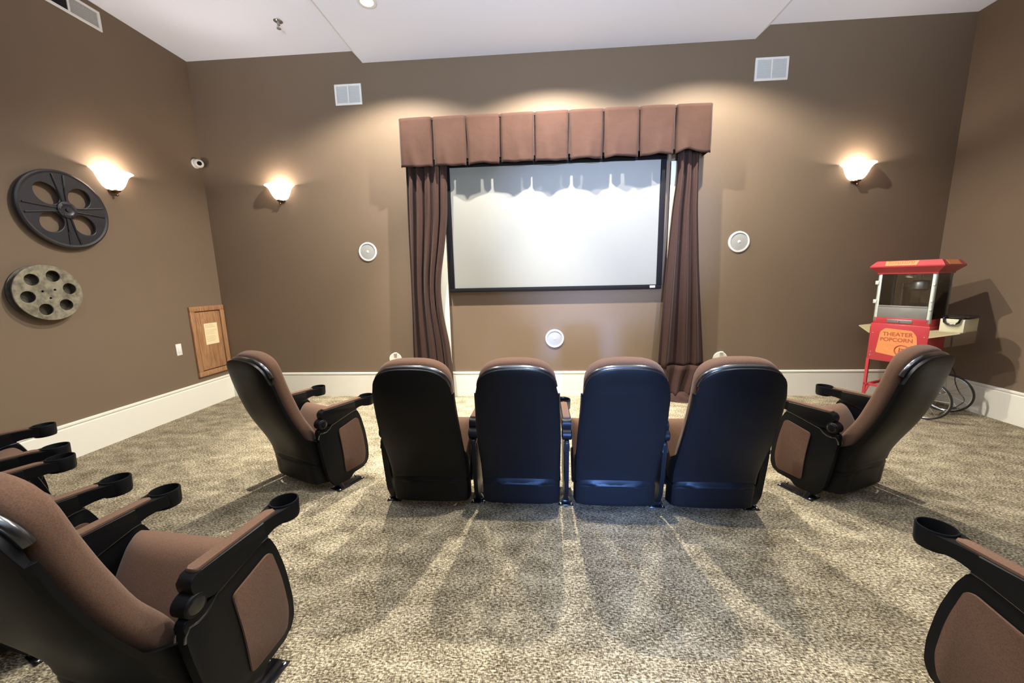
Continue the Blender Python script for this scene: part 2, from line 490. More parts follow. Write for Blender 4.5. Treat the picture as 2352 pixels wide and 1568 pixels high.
def seat_mesh():
    ax = Vector((0, 0.47, 0.88)).normalized()           # tipped-up seat: rear to front edge
    nr = Vector((0, -0.88, 0.47)).normalized()          # sitting surface faces the back
    c = Vector((0, 0.012, 0.372))
    def base(u, v): return c + ax * (v * 0.205) + Vector((u * 0.262, 0, 0))
    cush = pillow(base, nr, lambda u, v: 0.012 * (1 - u * u) * (1 - v * v), front=0.085, back=0.080, pu=5, pv=6, q=2.6)
    bm = bmesh.new()
    vs2 = []
    # pan under the cushion
    mt = Matrix(((1, 0, 0, 0), (0, ax.y, nr.y, 0), (0, ax.z, nr.z, 0), (0, 0, 0, 1)))
    mt.translation = c - nr * 0.088 - ax * 0.020
    box(bm, (-.245, -.185, -.016), (.245, .19, .012), 0.010, 3, mt)
    box(bm, (-.268, -.215, -.02), (.268, .03, .125), 0.020, 3, mt)
    seam = bmesh.new()
    p0 = c + ax * 0.168 - nr * 0.078
    tube(seam, [p0 + Vector((-.235 + .47 * i / 12, 0, 0)) + ax * 0.012 * math.sin(math.pi * i / 12) - nr * 0.0 for i in range(13)], 0.0045, 6)
    return cush, bm, seam

PANEL = round_poly([(-.115, .04), (.020, .04), (.045, .072), (.165, .082), (.203, .135), (.207, .23), (.190, .38), (.158, .505), (.128, .572), (.090, .570), (-.105, .523), (-.212, .515), (-.205, .40), (-.165, .13)],
                   [.01, .01, .02, .03, .03, .03, .05, .03, .02, .02, .01, .02, .06, .03], 5)
INSERT = round_poly([(-.022, .112), (.150, .118), (.174, .20), (.160, .36), (.128, .498), (.105, .508), (-.050, .468), (-.028, .28)],
                    [.015, .02, .05, .1, .03, .03, .02, .12], 6)

def side_parts(parent, s, outer, thick=0.03):
    """one standard: panel, insert, armrest, pivot, floor plate at local x = s*SEATW"""
    x0 = s * SEATW
    bm = bmesh.new()
    prism(bm, PANEL, lambda a, b: Vector((x0 - thick / 2, a, b)), lambda a, b: Vector((x0 + thick / 2, a, b)), 0.006, 3)
    po = obj('side_panel', bm, M_plastic, parent)
    bm = bmesh.new()
    for sg in (-1, 1):
        tube(bm, [(x0 + sg * (thick / 2 - .001), y, z) for y, z in [(.126, .571), (.09, .5685), (0, .5465), (-.10, .521), (-.120, .500), (-.142, .487), (-.170, .483), (-.195, .490), (-.210, .470), (-.214, .450)]], 0.0042, 8)
        obj('panel_trim', bm, M_rim, po); bm = bmesh.new()
    bm.free()
    if outer:
        bm = bmesh.new(); xo = x0 + s * (thick / 2)
        prism(bm, INSERT, lambda a, b: Vector((xo - s * .004, a, b)), lambda a, b: Vector((xo + s * .008, a, b)), 0.004, 2)
        tag(obj('fabric_insert', bm, M_fabric, parent), 'brown fabric insert')
    # armrest
    ctr = (0.237,)
    R0, hw = 0.056, 0.029
    arm = bmesh.new()
    top = 0.645
    side = round_poly([(-.178, .612), (-.165, .556), (-.110, .530), (.02, .556), (.150, .588), (.195, .585), (.195, top), (-.150, top + .002), (-.174, .637)], [.012, .012, .02, .03, .02, 0, 0, .015, .012], 4)
    prism(arm, side, lambda a, b: Vector((x0 - hw, a, b)), lambda a, b: Vector((x0 + hw, a, b)), 0.006, 3)
    # pivot knuckle
    lathe(arm, [(0, -.031), (.033, -.031), (.038, -.026), (.038, .026), (.033, .031), (0, .031)], 28, (x0, -.170, .550), 'X')
    prism(arm, [(-hw, .110), (hw, .110), (.036, .160), (.046, .196), (.052, .222)] + [(.0505 * math.sin(rad(t)), .246 - .0505 * math.cos(rad(t))) for t in range(60, -61, -12)] + [(-.052, .222), (-.046, .196), (-.036, .160)], lambda a, b: Vector((x0 + a, b, .592)), lambda a, b: Vector((x0 + a, b, top - .0005)), .0, 2)
    box(arm, (x0 - .020, -.168, .575), (x0 + .020, -.12, .610), .006, 2)
    ao = obj('armrest', arm, M_plastic, parent)
    cup = bmesh.new()
    lathe(cup, [(0, .584), (.050, .576), (R0 - .002, .590), (R0, .648), (R0 - .002, .652), (R0 - .006, .652), (R0 - .008, .646), (.045, .592), (0, .590)], 36, (x0, .246, 0))
    tag(obj('cup_holder', cup, M_plastic, ao), 'black round cup holder at the tip')
    for sg in (-1, 1):
        kb = bmesh.new()
        lathe(kb, [(0, sg * .034), (.022, sg * .0345), (.026, sg * .033), (.028, sg * .0315), (.0, sg * .030)], 24, (x0, -.170, .550), 'X')
        obj('pivot_cap', kb, M_gloss, ao)
    pad = bmesh.new()
    outl = round_poly([(-.150, -.022), (-.150, .022), (.168, .022), (.185, .012), (.185, -.012), (.168, -.022)], [.012, .012, .01, .01, .01, .01], 4)
    prism(pad, outl, lambda a, b: Vector((x0 + b, a, top - .004)), lambda a, b: Vector((x0 + b, a, top + .013 - max(0, a - .10) * .08)), 0.006, 3)
    tag(obj('arm_pad', pad, M_fabric, ao), 'brown fabric arm pad')
    # post foot and plate
    fp = bmesh.new()
    box(fp, (x0 - .052, -.115, 0), (x0 + .052, .120, .007), .003, 2)
    prism(fp, [(-.045, .006), (.045, .006), (.016, .050), (-.016, .050)], lambda a, b: Vector((x0 + a, -.085, b)), lambda a, b: Vector((x0 + a, -.055, b)), .003, 2)
    tube(fp, [(x0 + s * .030, -.070, .010), (x0 + s * .030, .100, .010)], .006, 6)
    fo = obj('floor_plate', fp, M_gloss, parent)
    for bx, by in ((-.037, -.098), (.037, -.098), (-.037, .104), (.037, .104)):
        bo = bmesh.new(); lathe(bo, [(.009, .0065), (.009, .012), (.005, .015), (0, .015)], 10, (x0 + bx, by, 0))
        tag(obj('bolt', bo, M_chrome, fo), 'bright bolt head')

def make_chair(name, sides):
    root = empty(name)
    sh = obj('back_shell', shell_mesh(), M_plastic, root)
    md = sh.modifiers.new('solid', 'SOLIDIFY'); md.thickness = 0.026; md.offset = 1.0
    md2 = sh.modifiers.new('bev', 'BEVEL'); md2.width = 0.008; md2.segments = 3; md2.limit_method = 'ANGLE'; md2.angle_limit = rad(50)
    md2.harden_normals = False
    # glossy rim along the crown
    rim = bmesh.new(); pts = []
    for i in range(-24, 25):
        u = math.sin(math.pi / 2 * i / 26)
        z = 0.905 + 0.158 * (max(0, 1 - abs(u) ** 2.9)) ** (1 / 2.9)
        pts.append((u * shell_w(z) * .995, shell_y(z) + .022 * abs(u) ** 4 + .012, z - .001))
    tube(rim, pts, .0165, 16)
    tag(obj('crown_rim', rim, M_rim, sh), 'glossy black rim')
    obj('back_cushion', back_cushion_mesh(), M_fabric, root)
    cu, pan, seam = seat_mesh()
    so = obj('seat', cu, M_fabric, root)
    obj('seat_pan', pan, M_plastic, so)
    obj('seat_seam', seam, M_fabric, so)
    for s, outer in sides: side_parts(root, s, outer, 0.040 if outer else 0.028)
    return root

def copy_tree(o, parent=None):
    c = o.copy(); col.objects.link(c)
    if parent is not None: c.parent = parent
    for ch in [x for x in scn.objects if x.parent == o]: copy_tree(ch, c)
    return c

def place(o, x, y, deg, label, group):
    o.location = (x, y, 0); o.rotation_euler = (0, 0, -rad(deg)); tag(o, label, 'chair', group); return o

G_ROW = 'theatre chairs in the centre row'
rowy = [2.522, 2.512, 2.503, 2.497]
rowx = [-0.728, -0.113, 0.503, 1.118]
c1 = make_chair('theater_chair', [(-1, True), (1, False)])
c2 = make_chair('theater_chair', [(1, False)])
c4 = make_chair('theater_chair', [(1, True)])
c3 = copy_tree(c2)
place(c1, rowx[0], rowy[0], 0.8, 'row chair with a dull black back, at the end nearest the small round cover', G_ROW)
place(c2, rowx[1], rowy[1], 0.8, 'row chair with a blue-tinged back, between the black-backed end chair and a cup holder', G_ROW)
place(c3, rowx[2], rowy[2], 0.8, 'row chair standing between the lone visible cup holder and the pooling curtain', G_ROW)
place(c4, rowx[3], rowy[3], 0.8, 'row chair at the end nearest the popcorn cart, hiding the single chair\'s armrest', G_ROW)

single = make_chair('theater_chair', [(-1, True), (1, True)])
G_S = 'single theatre chairs with two armrests'
place(single, -1.771, 2.765, 24.5, 'single theatre chair turned sideways, standing before the oak access panel', G_S)
for (x, y, a, lab) in [
    (2.151, 2.745, -24.5, 'single theatre chair turned sideways, standing in front of the red popcorn cart'),
    (-1.405, 1.180, 6.0, 'nearest and largest theatre chair, its dark shell filling the bottom left corner'),
    (-2.399, 1.42, 20.0, 'theatre chair mostly hidden behind the nearest one, its cup holder poking out beside'),
    (-3.2, 1.835, 31.0, 'theatre chair by the left baseboard, only its two armrests in view'),
    (1.755, 1.105, -8.0, 'theatre chair cut off by the bottom right edge, with armrest and side insert')]:
    place(copy_tree(single), x, y, a, lab, G_S)

# ------------------------------------------------------------------ projection screen
SX0, SX1, SZ0, SZ1 = -1.116, 1.563, 1.405, 2.990
scr = empty('projection_screen', ((SX0 + SX1) / 2, D, SZ0))
tag(scr, 'large white projection screen in a black frame on the front wall', 'screen')
def loc(o, root):        # geometry is built in world space: shift into the parent's frame
    o.data.transform(root.matrix_basis.inverted()); return o
fw = 0.065
bm = bmesh.new()
box(bm, (SX0, D - .060, SZ0), (SX1, D - .004, SZ0 + .052), .004)
box(bm, (SX0, D - .060, SZ1 - fw), (SX1, D - .004, SZ1), .004)
box(bm, (SX0, D - .060, SZ0 + .04), (SX0 + fw, D - .004, SZ1 - .05), .004)
box(bm, (SX1 - fw, D - .060, SZ0 + .04), (SX1, D - .004, SZ1 - .05), .004)
loc(obj('screen_frame', bm, M_frame, scr), scr)
loc(obj('screen_surface', bbox((SX0 + .04, D - .045, SZ0 + .03), (SX1 - .04, D - .03, SZ1 - .04)), M_screen, scr, False), scr)
lg = loc(obj('maker_badge', bbox((SX1 - .145, D - .064, SZ0 + .012), (SX1 - .080, D - .058, SZ0 + .040), .002), M_white, scr), scr)
bm = bmesh.new(); prism(bm, [(SX1 - .105, SZ0 + .024), (SX1 - .086, SZ0 + .024), (SX1 - .092, SZ0 + .031)], lambda a, b: Vector((a, D - .0655, b)), lambda a, b: Vector((a, D - .0635, b)))
loc(obj('badge_mark', bm, M_frame, lg, False), scr)

# ------------------------------------------------------------------ valance and curtains
def valance():
    root = empty('valance', (0.205, D, 2.97)); tag(root, 'russet box-pleated fabric valance above the projection screen', 'valance')
    random.seed(4)
    yF = D - .215; x0, x1 = -1.600, 1.995; zt = 3.450
    n = 9; w = (x1 - x0) / n
    bm = bmesh.new(); box(bm, (x0 + .012, yF + .012, zt - .03), (x1 - .012, D - .001, zt - .006)); box(bm, (x0 + .02, yF + .03, 2.99), (x1 - .02, yF + .045, zt - .02))
    for xx in (x0 + .006, x1 - .012): box(bm, (xx, yF + .02, 2.95), (xx + .006, D - .001, zt - .01))
    loc(obj('valance_board', bm, M_curtain, root, False), root)
    zbs = [2.902, 2.902, 2.910, 2.916, 2.912, 2.918, 2.924, 2.930, 2.935]
    for k in range(n):
        a, b = x0 + k * w, x0 + (k + 1) * w
        zb = zbs[k]; nu, nv = 16, 16
        ph = random.uniform(0, 6); cx = random.uniform(.3, .7); g0 = 0.002; g1 = random.uniform(.008, .022)
        bm = bmesh.new(); R = []
        for j in range(nv + 1):
            t = j / nv; row = []
            z = zt - (zt - zb) * t
            for i in range(nu + 1):
                s = i / nu
                gap = (g0 + (g1 - g0) * t)
                gl = gap if k > 0 else 0; gr = gap if k < n - 1 else 0
                x = a + gl + (b - a - gl - gr) * s
                sw = .5 + .5 * math.sin(ph + s * 5)
                y = yF - .010 * t * math.sin(math.pi * s) - .028 * t * t * math.exp(-((s - cx - .25 * (t - .5) * math.sin(ph)) / .13) ** 2) + .006 * math.sin(3 * s + 4 * t + ph)
                y += .020 * (abs(2 * s - 1) ** 30)
                zz = z + (.006 * t * t * math.sin(math.pi * s * 2.2 + ph)) + (.003 * math.sin(math.pi * s) * (1 - t))
                if k == n - 1: zz += .030 * t * t * math.exp(-((s - .3) / .25) ** 2)
                row.append(bm.verts.new((x, y, zz)))
            R.append(row)
        for p, q in zip(R, R[1:]):
            for i in range(nu): bm.faces.new((p[i], p[i + 1], q[i + 1], q[i]))
        o = loc(obj('pleat_panel', bm, M_valance, root, True, 60), root)
        md = o.modifiers.new('solid', 'SOLIDIFY'); md.thickness = .006; md.offset = 0
    return root
valance()

def curtain(name, label, edges, ys, folds, zt, zb, seed, hem_z=None, puddle=False):
    """edges: list (z, xleft, xright)"""
    root = empty(name, ((edges[-1][1] + edges[-1][2]) / 2, D - .12, zb)); tag(root, label, 'curtain', 'curtains beside the projection screen')
    nu, nv = 150, 44
    random.seed(seed)
    phs = [random.uniform(-.4, .4) for _ in range(6)]
    L = sorted([(e[0], e[1]) for e in edges]); Rr = sorted([(e[0], e[2]) for e in edges])
    def ev(tab, z):
        return (interp(tab, z - .08) + interp(tab, z) * 2 + interp(tab, z + .08)) / 4
    bm = bmesh.new(); G = []
    for j in range(nv + 1):
        t = j / nv; z = zt + (zb - zt) * t; row = []
        xl, xr = ev(L, z), ev(Rr, z)
        for i in range(nu + 1):
            s = i / nu
            f = folds * s * 2 * math.pi
            amp = .034 + .012 * math.sin(s * 7 + phs[0])
            w = math.sin(f + .8 * math.sin(s * 6 + phs[1]) + .6 * t * math.sin(s * 9 + phs[2]))
            y = ys + amp * w + .008 * math.sin(f * 2.3 + t * 3) + .010 * math.sin(t * 5 + s * 4 + phs[3])
            x = xl + (xr - xl) * (s + .012 * math.cos(f))
            row.append(bm.verts.new((x, y, z)))
        G.append(row)
    for p, q in zip(G, G[1:]):
        for i in range(nu): bm.faces.new((p[i], p[i + 1], q[i + 1], q[i]))
    o = loc(obj('curtain_panel', bm, M_curtain, root, True, 80), root)
    md = o.modifiers.new('solid', 'SOLIDIFY'); md.thickness = .004; md.offset = 0
    if hem_z is not None:
        bm = bmesh.new(); G = []
        for j in range(7):
            t = j / 6; z = hem_z - (hem_z - .05) * t; row = []
            for i in range(nu + 1):
                s = i / nu; f = folds * s * 2 * math.pi
                xl, xr = ev(L, hem_z), ev(Rr, hem_z)
                k = 1 - .18 * t
                cx = (xl + xr) / 2
                x = cx + (xl + (xr - xl) * s - cx) * k
                y = ys - .012 - .04 * t * t + (.030 + .02 * t) * math.sin(f * (1 + .15 * t) + .8 * math.sin(s * 6 + phs[1]) + 2 * t)
                row.append(bm.verts.new((x, y, z)))
            G.append(row)
        for p, q in zip(G, G[1:]):
            for i in range(nu): bm.faces.new((p[i], p[i + 1], q[i + 1], q[i]))
        o = loc(obj('curtain_hem', bm, M_curtain, root, True, 80), root)
        md = o.modifiers.new('solid', 'SOLIDIFY'); md.thickness = .004; md.offset = 0
    if puddle:
        bm = bmesh.new()
        cx = (edges[-1][1] + edges[-1][2]) / 2
        n1, n2 = 40, 12; G = []
        for j in range(n2 + 1):
            t = j / n2; row = []
            for i in range(n1):
                a = 2 * math.pi * i / n1
                rr = (1 - t * .85)
                rx, ry = .20 * rr, .12 * rr
                z = .004 + .10 * math.sin(math.pi / 2 * t) + .018 * math.sin(5 * a + 9 * t) * (1 - t) * (t > 0)
                row.append(bm.verts.new((cx + rx * math.cos(a) * (1 + .08 * math.sin(3 * a)), ys - .05 + ry * math.sin(a) * (1 + .1 * math.sin(4 * a + 1)), max(.003, z))))
            G.append(row)
        for p, q in zip(G, G[1:]):
            for i in range(n1): bm.faces.new((p[i], p[(i + 1) % n1], q[(i + 1) % n1], q[i]))
        bm.faces.new(G[-1])
        loc(obj('floor_puddle', bm, M_curtain, root, True, 80), root)
    return root

YC = D - .135
cl = curtain('curtain', 'dark brown curtain between the round speaker and the black screen frame',
             [(3.1, -1.575, -1.07), (2.85, -1.576, -1.072), (2.34, -1.594, -1.095), (2.01, -1.60, -1.144), (1.64, -1.602, -1.213), (1.42, -1.605, -1.232), (1.14, -1.61, -1.217), (.74, -1.626, -1.151), (.42, -1.63, -1.125), (.02, -1.63, -1.11)],
             YC, 5.2, 2.985, .02, 3)
cr_ = curtain('curtain', 'dark brown curtain with a wide hem, pooling on the carpet behind the row of chairs',
              [(3.1, 1.66, 1.90), (2.73, 1.669, 1.907), (2.33, 1.628, 1.925), (1.7, 1.588, 1.98), (.98, 1.549, 2.055), (.45, 1.525, 2.108), (.3, 1.52, 2.11)],
              YC, 3.4, 2.985, .42, 8, hem_z=.44, puddle=True)
o = loc(obj('lining', bbox((-1.34, D - .052, .40), (-1.135, D - .044, 2.9)), M_lining, cl, False), cl); tag(o, 'cream lining edge')
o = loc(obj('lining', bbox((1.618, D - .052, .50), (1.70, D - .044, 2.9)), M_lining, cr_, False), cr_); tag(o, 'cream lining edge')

# ------------------------------------------------------------------ sconces
def sconce(x, y, z, nrm_deg, label, power):
    """nrm_deg: rotation about z so that local -Y points into the room"""
    root = empty('wall_sconce', (x, y, z), rad(nrm_deg)); tag(root, label, 'wall light', 'bell-shaped glass wall sconces')
    outer = [(.190, .150), (.176, .143), (.155, .125), (.138, .100), (.124, .065), (.108, .030), (.088, .000), (.062, -.020), (.035, -.030)]
    inner = [(r - .004, h + .003) for r, h in reversed(outer)]
    bm = bmesh.new()
    lathe(bm, outer + inner, 40, (0, 0, 0), 'Z', math.pi, 2 * math.pi)
    for v in bm.verts: v.co.y *= 0.86; v.co.y -= .002
    obj('glass_shade', bm, M_shade, root)
    bm = bmesh.new(); box(bm, (-.045, -.016, -.05), (.045, 0, .09), .006, 2)
    box(bm, (-.012, -.05, -.036), (.012, -.004, -.020), .003)
    obj('backplate', bm, M_bronze, root)
    bm = bmesh.new(); lathe(bm, [(0, -.030), (.034, -.030), (.036, -.038), (.024, -.046), (.009, -.052), (.007, -.062), (.013, -.070), (.013, -.078), (.006, -.086), (0, -.088)], 20, (0, -.045, 0))
    obj('finial', bm, M_bronze, root)
    bm = bmesh.new(); lathe(bm, [(0, .020), (.018, .022), (.03, .05), (.028, .075), (.012, .09), (0, .092)], 16, (0, -.065, .01))
    obj('bulb', bm, M_led, root)
    c, s = math.cos(rad(nrm_deg)), math.sin(rad(nrm_deg))
    l = lamp('sconce_glow', 'POINT', (0, -.085, .120), power, (1.0, 0.86, 0.74), shadow_soft_size=.03)
    l.parent = root
    up = lamp('sconce_uplight', 'SPOT', (0, -.10, .150), power * 0.9, (1.0, 0.90, 0.84), spot_size=rad(84), spot_blend=.8, shadow_soft_size=.03)
    up.rotation_euler = (rad(180 + 46), 0, 0); up.parent = root
    return root
sconce(-3.275, D, 2.655, 0, 'lit glass wall sconce on the front wall between the security camera and the valance', 17)
sconce(3.745, D, 2.640, 0, 'lit glass wall sconce on the front wall high above the popcorn cart', 17)
sconce(XL, 3.76, 2.565, 90, 'lit glass wall sconce overlapping the upper edge of the black film reel', 17)

# ------------------------------------------------------------------ vents
def vent(x0, x1, z0, z1, label, wall='front', open_left=False):
    w, h = x1 - x0, z1 - z0
    if wall == 'front': root = empty('air_vent', ((x0 + x1) / 2, D, (z0 + z1) / 2), 0)
    else: root = empty('air_vent', (XL, (x0 + x1) / 2, (z0 + z1) / 2), rad(90))
    tag(root, label, 'vent', 'white wall air vents')
    b = .024
    bm = bmesh.new()
    box(bm, (-w / 2, -.012, -h / 2), (w / 2, 0, -h / 2 + b), .002); box(bm, (-w / 2, -.012, h / 2 - b), (w / 2, 0, h / 2), .002)
    box(bm, (-w / 2, -.012, -h / 2 + b), (-w / 2 + b, 0, h / 2 - b)); box(bm, (w / 2 - b, -.012, -h / 2 + b), (w / 2, 0, h / 2 - b))
    box(bm, (-.008, -.011, -h / 2 + b), (.008, 0, h / 2 - b))
    obj('vent_frame', bm, M_white, root)
    obj('vent_backing', bbox((-w / 2 + b, -.003, -h / 2 + b), (w / 2 - b, -.001, h / 2 - b)), M_grille if not open_left else M_darkhole, root, False)
    for sd in (-1, 1):
        bm = bmesh.new(); n = 14
        xa, xb = (.009, w / 2 - b - .001) if sd > 0 else (-w / 2 + b + .001, -.009)
        dark = open_left and sd < 0
        for i in range(n):
            z = -h / 2 + b + (h - 2 * b) * (i + .5) / n
            mt = Matrix.Translation((0, -.006, z)) @ Matrix.Rotation(rad(35), 4, 'X')
            box(bm, (xa, -.0035, -.0018 if dark else -.004), (xb, .0035, .0004), 0, 1, mt)
        obj('vent_louver', bm, M_grille if not dark else M_darkhole, root, False)
    return root
vent(-2.441, -2.105, 3.715, 3.950, 'small white air vent high on the front wall, left of the valance')
vent(2.515, 2.880, 3.735, 3.976, 'small white air vent high on the front wall, right of the valance')
vent(3.40, 3.935, 4.075, 4.255, 'wide white air vent on the left wall just under the ceiling', 'left', True)

# ------------------------------------------------------------------ in-wall speakers and round covers
def speaker(x, z, r, label, cover=False):
    root = empty('wall_speaker' if not cover else 'round_wall_cover', (x, D, z))
    tag(root, label, 'speaker' if not cover else 'wall cover', 'round in-wall speakers' if not cover else 'small round wall covers')
    bm = bmesh.new()
    if cover:
        lathe(bm, [(0, -.014), (r * .93, -.014), (r, -.008), (r, 0)], 36, axis='Y'); obj('cover_plate', bm, M_trim, root)
        bm = bmesh.new(); box(bm, (-.012, -.03, r * .85), (.030, -.002, r * 1.06), .004); obj('cover_clip', bm, M_white, root)
    else:
        lathe(bm, [(r * .83, -.004), (r * .84, -.012), (r * .97, -.010), (r, 0)], 40, axis='Y'); obj('trim_ring', bm, M_white, root)
        bm = bmesh.new(); lathe(bm, [(0, -.010), (r * .5, -.009), (r * .84, -.005)], 36, axis='Y')
        obj('speaker_grille', bm, M_mesh, root)
        bm = bmesh.new(); lathe(bm, [(0, -.013), (r * .12, -.012), (r * .16, -.009)], 20, axis='Y'); obj('tweeter', bm, M_grille, root)
speaker(-2.190, 1.952, .121, 'round white in-wall speaker left of the left curtain')
speaker(2.484, 1.952, .127, 'round white in-wall speaker right of the right curtain')
speaker(.236, .779, .121, 'round white in-wall speaker below the projection screen')
speaker(-1.922, .520, .085, 'small round cream cover low on the wall behind the leftmost row chair', True)
speaker(2.354, .493, .090, 'small round cream cover low on the wall behind the rightmost row chair', True)

# ------------------------------------------------------------------ film reels on the left wall (local X -> world +y, local Y -> z, local Z -> into the room)
REEL = Matrix(((0, 0, 1, 0), (1, 0, 0, 0), (0, 1, 0, 0), (0, 0, 0, 1)))
root = empty('film_reel', (XL, 3.295, 2.262)); tag(root, 'large black four-hole film reel hanging on the left wall', 'film reel')
R1 = .338
base = holes_mesh('reel_flange', [circ(0, 0, R1, n=72)] + [circ(.170 * math.cos(a), .170 * math.sin(a), .082, .095, 32, a + math.pi / 2) for a in [rad(45 + 90 * k) for k in range(4)]], .022, .004, M_reel, root, Matrix.Translation((.030, 0, 0)) @ REEL)
bm = bmesh.new()
lathe(bm, [(R1 - .035, .050), (R1 - .012, .056), (R1 + .002, .048), (R1 + .004, .030), (R1 - .012, .012), (R1 - .02, 0)], 72, (0, 0, 0), 'X')
obj('outer_rim', bm, M_reel, root)
for k in range(4):
    bm = bmesh.new()
    a = rad(90 * k + 4)
    for off in (-.030, .030):
        pts = []
        for i in range(9):
            t = .055 + (.30 - .055) * i / 8
            o2 = off * (.5 + .9 * (i / 8) ** 1.3)
            pts.append((.055, t * math.cos(a) - o2 * math.sin(a), t * math.sin(a) + o2 * math.cos(a)))
        tube(bm, pts, .007, 6)
    obj('spoke_rib', bm, M_reel, root)
bm = bmesh.new()
lathe(bm, [(.075, .048), (.072, .066), (.050, .070), (.040, .064), (.018, .064), (.016, .074), (0, .074)], 32, (0, 0, 0), 'X')
for k in range(6):
    a = rad(60 * k); lathe(bm, [(.009, .060), (.009, .072), (0, .074)], 10, (0, .056 * math.cos(a), .056 * math.sin(a)), 'X')
obj('hub', bm, M_reel, root)

root = empty('film_reel', (XL, 3.035, 1.525)); tag(root, 'smaller aged pewter six-hole film reel hanging below the black one', 'film reel')
R2 = .238
hol = [circ(.150 * math.cos(a), .150 * math.sin(a), .049, .049, 28) for a in [rad(12 + 60 * k) for k in range(6)]]
hol += [circ(.047 * math.cos(a), .047 * math.sin(a), .009, .009, 12) for a in [rad(30), rad(165), rad(270)]]
holes_mesh('front_flange', [circ(0, 0, R2, n=64)] + hol, .012, .002, M_reel2, root, Matrix.Translation((.060, 0, 0)) @ REEL)
bm = bmesh.new(); lathe(bm, [(0, .004), (R2, .004), (R2, .014), (R2 - .004, .016), (0, .016)], 56, (0, 0, 0), 'X'); obj('back_flange', bm, M_reelshade, root)
bm = bmesh.new(); lathe(bm, [(.10, .012), (.095, .060)], 40, (0, 0, 0), 'X')
lathe(bm, [(.196, .010), (.200, .04), (.203, .060)], 56, (0, 0, 0), 'X'); obj('reel_core', bm, M_reelshade, root)

# ------------------------------------------------------------------ wooden access panel, notice, switch plate, camera
root = empty('access_panel', (XL, 4.632, .42)); tag(root, 'oak framed access panel on the left wall in the corner', 'panel')
W0, W1, Z0, Z1 = 4.375, 4.885, .405, 1.300
bm = bmesh.new(); t = .062
def lbox(y0, y1, z0, z1, x0, x1, bev=.004): box(bm, (XL + x0, y0, z0), (XL + x1, y1, z1), bev)
lbox(W0, W1, Z0, Z0 + t, 0, .028); lbox(W0, W1, Z1 - t, Z1, 0, .028); lbox(W0, W0 + t, Z0 + t, Z1 - t, 0, .028); lbox(W1 - t, W1, Z0 + t, Z1 - t, 0, .028)
loc(obj('panel_frame', bm, M_wood, root), root)
bm = bmesh.new(); lbox(W0 + t + .010, W1 - t - .010, Z0 + t + .010, Z1 - t - .010, 0, .020, .008)
loc(obj('panel_door', bm, M_wood, root), root)
bm = bmesh.new(); lbox(W0 + t, W1 - t, Z0 + t, Z1 - t, 0, .004, 0)
loc(obj('panel_recess', bm, mat('dark_wood_groove', (.09, .04, .02), .7), root, False), root)
pn = obj('paper_notice', bbox((XL + .0205, 4.545, .800), (XL + .0215, 4.745, 1.075)), M_paper, None, False)
tag(pn, 'cream sheet of paper with faint lines taped to the oak panel', 'paper')
bm = bmesh.new(); random.seed(2)
zs = [1.052, 1.036, 1.020] + [1.000 - .0135 * i for i in range(13)]
for i, z in enumerate(zs):
    if i in (3, 9): continue
    x = 4.560
    end = 4.730 - random.uniform(0, .05)
    while x < end:
        w = random.uniform(.010, .028); box(bm, (XL + .0214, x, z), (XL + .0219, min(x + w, end), z + (.006 if i < 3 else .004))); x += w + .005
obj('printed_lines', bm, M_ink, pn, False)

root = empty('switch_plate', (XL, 4.178, .805)); tag(root, 'small white switch plate on the left wall beside the oak panel', 'switch')
bm = bmesh.new(); box(bm, (XL, 4.143, .735), (XL + .007, 4.213, .875), .003); loc(obj('plate', bm, M_white, root), root)
bm = bmesh.new(); box(bm, (XL + .004, 4.162, .772), (XL + .012, 4.194, .838), .003); loc(obj('rocker', bm, M_white, root), root)

root = empty('security_camera', (XL, 4.80, 3.09)); tag(root, 'small white dome security camera in the front left corner', 'camera')
bm = bmesh.new(); lathe(bm, [(0, 0), (.055, 0), (.058, .01), (.05, .022), (0, .022)], 28, (0, 0, 0), 'X'); obj('mount', bm, M_white, root)
bm = bmesh.new(); bmesh.ops.create_uvsphere(bm, u_segments=24, v_segments=16, radius=.052)
for v in bm.verts: v.co += Vector((.052, 0, 0))
obj('camera_body', bm, M_white, root)
d = (Vector((0, 0, CH)) - Vector((XL + .052, 4.80, 3.09))); d = (d + Vector((1.4, 0, .3))).normalized()
bm = bmesh.new(); lathe(bm, [(0, .052), (.024, .051), (.026, .045)], 20)
for v in bm.verts: v.co = (d.to_track_quat('Z', 'Y') @ v.co) + Vector((.052, 0, 0))
obj('lens', bm, M_black, root)

# sprinkler
root = empty('fire_sprinkler', (-2.70, 4.31, HH)); tag(root, 'small chrome fire sprinkler head on the white ceiling', 'sprinkler')
bm = bmesh.new(); lathe(bm, [(0, -.001), (.045, -.001), (.045, -.004), (.030, -.012), (0, -.012)], 28); obj('escutcheon', bm, M_chrome, root)
bm = bmesh.new(); lathe(bm, [(0, -.012), (.014, -.012), (.012, -.040), (.005, -.045), (.005, -.070), (.022, -.072), (.022, -.075), (0, -.076)], 16)
tube(bm, [(-.012, 0, -.035), (-.018, 0, -.055), (-.004, 0, -.070)], .003, 6); tube(bm, [(.012, 0, -.035), (.018, 0, -.055), (.004, 0, -.070)], .003, 6)
obj('sprinkler_head', bm, M_steel, root)

